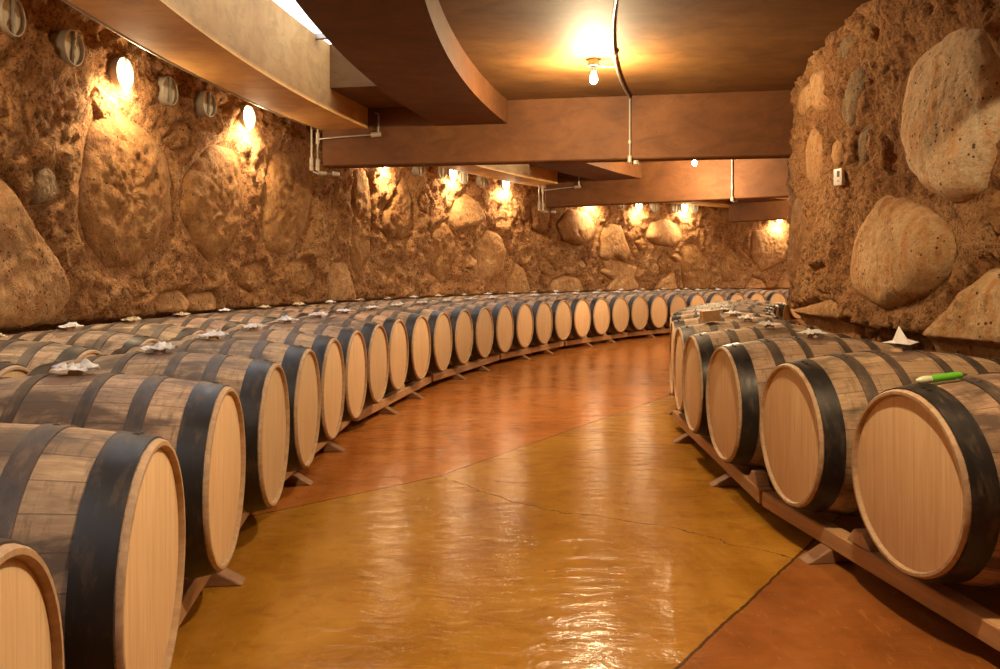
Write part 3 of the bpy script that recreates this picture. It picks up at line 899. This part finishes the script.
# ------------------------------------------------------------------ lights
WARM = (1.0, 0.745, 0.42)
def lamp(name, loc, watts, rad, col=WARM, parent=None):
    l = bpy.data.lights.new(name, 'POINT'); l.energy = watts; l.color = col; l.shadow_soft_size = rad
    o = bpy.data.objects.new(name, l); o.location = loc
    return link(o, parent)
WALL_W, CEIL_W = 46.0, 160.0
def wall_light(th, z, lit, label, rot=0.0, prot=0.095):
    root = empty('wall_light', pol(ROUT-0.0, th, z), -th)
    tag(root, label, 'wall light', 'round lights along the rock wall')
    bm = bmesh.new()      # open tube pointing into the room (+x)
    ro, ri = 0.118, 0.110
    revolve(bm, [(-0.12, ri), (-0.12, ro), (prot, ro), (prot+0.002, ro-0.002), (prot+0.002, ri), (prot-0.03, ri), (prot-0.03, ri-0.004)], 40, closed=False)
    mesh_obj('tube', bm, M['grey_pipe'], root, 30)
    bm = bmesh.new()
    revolve(bm, [(prot-0.04, 0.0), (prot-0.04, ri+0.002), (prot-0.026, ri+0.001), (prot-0.020, ri*0.6), (prot-0.018, 0.0)], 40)
    mesh_obj('lamp_glass', bm, M['lit'] if lit else M['disc'], root, 40)
    bm = bmesh.new()
    Mx = Matrix.Rotation(rot, 4, 'X')
    add_box(bm, prot-0.024, prot+0.006, -0.010, 0.010, -ri, ri, Mx)
    for zz in (-0.06, 0.0, 0.06): add_box(bm, prot+0.004, prot+0.010, -0.006, 0.006, zz-0.012, zz+0.012, Mx)
    mesh_obj('divider', bm, M['steel'], root, 0)
    if lit:
        lamp('lamp_light', (prot+0.085, 0, -0.125), WALL_W*0.24, 0.03, parent=root)
        l = bpy.data.lights.new('lamp_beam', 'SPOT'); l.energy = WALL_W; l.color = WARM; l.shadow_soft_size = 0.03; l.spot_size = R(165); l.spot_blend = 0.6
        o = bpy.data.objects.new('lamp_beam', l); o.location = (prot+0.085, 0, -0.11)
        o.rotation_euler = Vector((-0.62, 0, -0.78)).to_track_quat('-Z', 'Y').to_euler(); link(o, root)
    return root
pix = [(-85,-40,1), (10,16,0), (71,48,0), (122,73,1), (168,91,0), (207,104,0), (247,117,1),
       (384,160,1), (419,168,0), (441,171,0), (452,163,1), (463,177,0), (482,180,0), (505,184,1),
       (592,200,1), (622,203,0), (638,205,1), (655,207,0), (675,208,0), (684,207,1), (694,208,0), (779,218,1)]
nlit = nun = 0
for u, v, lit in pix:
    th, z = hit(u, v, ROUT-0.07)
    z = min(max(z, 2.52), 2.72)
    if lit:
        lb = f'lit round wall light glowing on the rock wall, {ORD[nlit]} lit one from the camera'; nlit += 1
    else:
        lb = f'unlit round light on the rock wall, {ORD[nun]} unlit one from the camera'; nun += 1
    wall_light(th, z, lit, lb, rot=R(random.uniform(-6, 6)))

# ceiling bulbs: bare bulb in a short holder on an arm from the conduit
def ceiling_lamp(th, label, k=1.0, drop=0.0, r=13.96):
    p = pol(r, th, CEIL-drop)
    root = empty('ceiling_lamp', p, -th)
    tag(root, label, 'lamp', 'bare bulbs on the ceiling')
    bm = bmesh.new(); revolve(bm, [(0.0, 0.0), (0.0, 0.055), (-0.012, 0.055), (-0.016, 0.05), (-0.016, 0.0)], 28, 'Z')
    if drop: revolve(bm, [(drop, 0.0), (drop, 0.05), (0.0, 0.05), (0.0, 0.0)], 24, 'Z')
    mesh_obj('ceiling_rose', bm, M['steel'], root)
    bm = bmesh.new(); revolve(bm, [(-0.014, 0.0), (-0.014, 0.024), (-0.05, 0.022), (-0.058, 0.019), (-0.058, 0.0)], 20, 'Z')
    mesh_obj('socket', bm, M['plastic'], root)
    bm = bmesh.new(); revolve(bm, [(-0.056, 0.0), (-0.056, 0.015), (-0.075, 0.020), (-0.10, 0.031), (-0.125, 0.033), (-0.145, 0.026), (-0.156, 0.012), (-0.158, 0.0)], 22, 'Z')
    mesh_obj('bulb', bm, M['bulb'], root, 60)
    bm = bmesh.new(); tube(bm, [(0.05, 0, -0.012), (0.11, 0, -0.014), (0.165, 0, -0.018)], 0.009, 10)
    mesh_obj('arm', bm, M['steel'], root)
    lamp('lamp_light', (0, 0, -0.235), CEIL_W*k, 0.035, parent=root)
ceiling_lamp(R(-30), 'bare ceiling bulb behind the viewer', 0.15)
ceiling_lamp(R(-10.5), 'bare ceiling bulb above the viewer', 0.95)
ceiling_lamp(R(9.3), 'bare lit bulb on the ceiling in front of the near cross beam', 1.0, 0.045)
ceiling_lamp(R(31.5), 'bare lit bulb seen just under the near cross beam, farther into the cellar', 1.15, 0.06, 13.80)
ceiling_lamp(R(51), 'bare ceiling bulb beyond the third cross beam')
ceiling_lamp(R(68), 'bare ceiling bulb round the bend')

# ------------------------------------------------------------------ conduits
def conduit(pts, label, fittings, r=0.0105, name='conduit'):
    root = empty(name, pts[0])
    tag(root, label, 'conduit', 'metal conduits on the beams')
    o0 = Vector(pts[0])
    bm = bmesh.new(); tube(bm, [Vector(p)-o0 for p in pts], r, 10)
    mesh_obj('pipe', bm, M['steel'], root)
    for nm, a, b, rr in fittings:
        bm = bmesh.new(); tube(bm, [Vector(a)-o0, (Vector(a)+Vector(b))/2-o0, Vector(b)-o0], rr, 12)
        mesh_obj(nm, bm, M['grey_pipe'], root)
    return root
for k, lb in ((0, 'long curved conduit on the ceiling turning down the near cross beam'), (1, 'conduit running down the front of the second cross beam'), (2, 'conduit running down the front of the third cross beam')):
    rc = (13.745, 13.54, 13.5)[k]
    tb = beam_th(k, rc)
    front = pol(rc, tb - 0.03/rc, 0)
    if k == 2: t0 = tb - R(6)
    else: t0 = tb - R(16)
    pts = [pol(rc + 0.11*(1-i/16), t0 + (tb-0.05/rc-t0)*i/16, CEIL-0.026) for i in range(17)]
    pts += [Vector((front.x, front.y, CEIL-0.035)), Vector((front.x, front.y, CEIL-0.09)), Vector((front.x, front.y, 2.255))]
    fit = [('coupling', pts[9], pts[10]*.4 + pts[9]*.6, 0.019), ('coupling', Vector((front.x,front.y,2.42)), Vector((front.x,front.y,2.45)), 0.017),
           ('end_fitting', Vector((front.x,front.y,2.30)), Vector((front.x,front.y,2.235)), 0.022),
           ('junction_box', Vector((front.x+0.07,front.y+0.08,2.262)), Vector((front.x+0.07,front.y+0.08,2.225)), 0.036)]
    conduit(pts, lb, fit)
for k, pre in ((0, 'near'), (1, 'second')):
    a = R(20*k)
    def q(x, off, z): # point along the beam's front face from its outer end
        p = PA + dPB*(x + (0.28 if k == 1 else 0)) - nrm*off
        p = rotC(p, a); return Vector((p.x, p.y, z))
    top = 3.15 if k == 0 else 2.645
    conduit([q(-0.10,0.03,top), q(-0.10,0.03,2.60), q(-0.10,0.03,2.25), q(-0.10,0.0,2.215), q(-0.10,-0.25,2.205)], f'outer vertical conduit at the wall end of the {pre} cross beam',
            [('elbow', q(-0.10,0.03,2.36), q(-0.10,0.03,2.22), 0.022)])
    conduit([q(-0.03,0.03,top), q(-0.03,0.03,2.58), q(-0.03,0.03,2.24), q(-0.015,0.03,2.20), q(0.02,0.025,2.19), q(0.17,-0.02,2.185)], f'inner vertical conduit turning along the underside of the {pre} cross beam',
            [('tee', q(-0.03,0.03,2.62), q(-0.03,0.03,2.50), 0.020), ('elbow', q(-0.03,0.03,2.34), q(-0.03,0.03,2.22), 0.022), ('elbow', q(-0.01,0.03,2.195), q(0.06,0.015,2.19), 0.021), ('end_fitting', q(0.12,0,2.187), q(0.19,-0.02,2.184), 0.026)])
    conduit([q(-0.008,0.03,2.555), q(0.25,0.03,2.57), q(0.61,0.03,2.585), q(0.635,0.03,2.61), q(0.64,0.03,2.75), q(0.635,0.03,2.80), q(0.60,0.03,2.81)], f'slim conduit branching level across the {pre} cross beam and up',
            [('elbow', q(0.56,0.03,2.58), q(0.66,0.03,2.587), 0.026)], r=0.009)
bm = bmesh.new(); tube(bm, [pol(RA1+0.03, R(-6)+R(19.2)*i/40, 2.67) for i in range(41)], 0.016, 10)
tag(mesh_obj('conduit', bm, M['steel']), 'thin curved conduit along the outer edge of the pale ring beam', 'conduit', 'metal conduits on the beams')

# white wall gauge on the inner wall
th, z = hit(840.5, 177, RIN+0.05, False)
root = empty('wall_thermometer', pol(RIN+0.022+max(rough(RIN*th+a, z+b, 8.7) for a in (-.04, 0, .04) for b in (-.05, 0, .05)), th, z), PI-th+0.45)
tag(root, 'small white wall thermometer with dark readout on the inner rock wall', 'thermometer')
bm = bmesh.new(); add_box(bm, -0.022, 0.008, -0.040, 0.040, -0.058, 0.058); bevel(bm, 0.004, 2); mesh_obj('case', bm, M['plastic'], root)
bm = bmesh.new(); add_box(bm, 0.007, 0.0095, -0.006, 0.020, 0.0, 0.042)
mesh_obj('readout', bm, M['black'], root, 0)
bm = bmesh.new(); add_box(bm, 0.007, 0.0095, -0.004, 0.018, -0.035, -0.022); mesh_obj('button', bm, M['grey_pipe'], root, 0)

# ------------------------------------------------------------------ sky, camera, view
w = bpy.data.worlds.new('sky'); S.world = w; w.use_nodes = True
bg = w.node_tree.nodes['Background']; bg.inputs[0].default_value = (0.96, 0.97, 1.0, 1); bg.inputs[1].default_value = 3.0
cam = bpy.data.cameras.new('camera'); cam.lens = F/1000*36; cam.sensor_width = 36; cam.shift_y = -(334.5-275)/1000
cam.clip_start = 0.05
co = bpy.data.objects.new('camera', cam); co.location = (0, 0, H); co.rotation_euler = (PI/2, 0, 0); link(co)
S.camera = co
S.view_settings.view_transform = 'Standard'; S.view_settings.look = 'None'
S.view_settings.gamma = 1.0; S.view_settings.use_curve_mapping = False
S.view_settings.exposure = 0.55
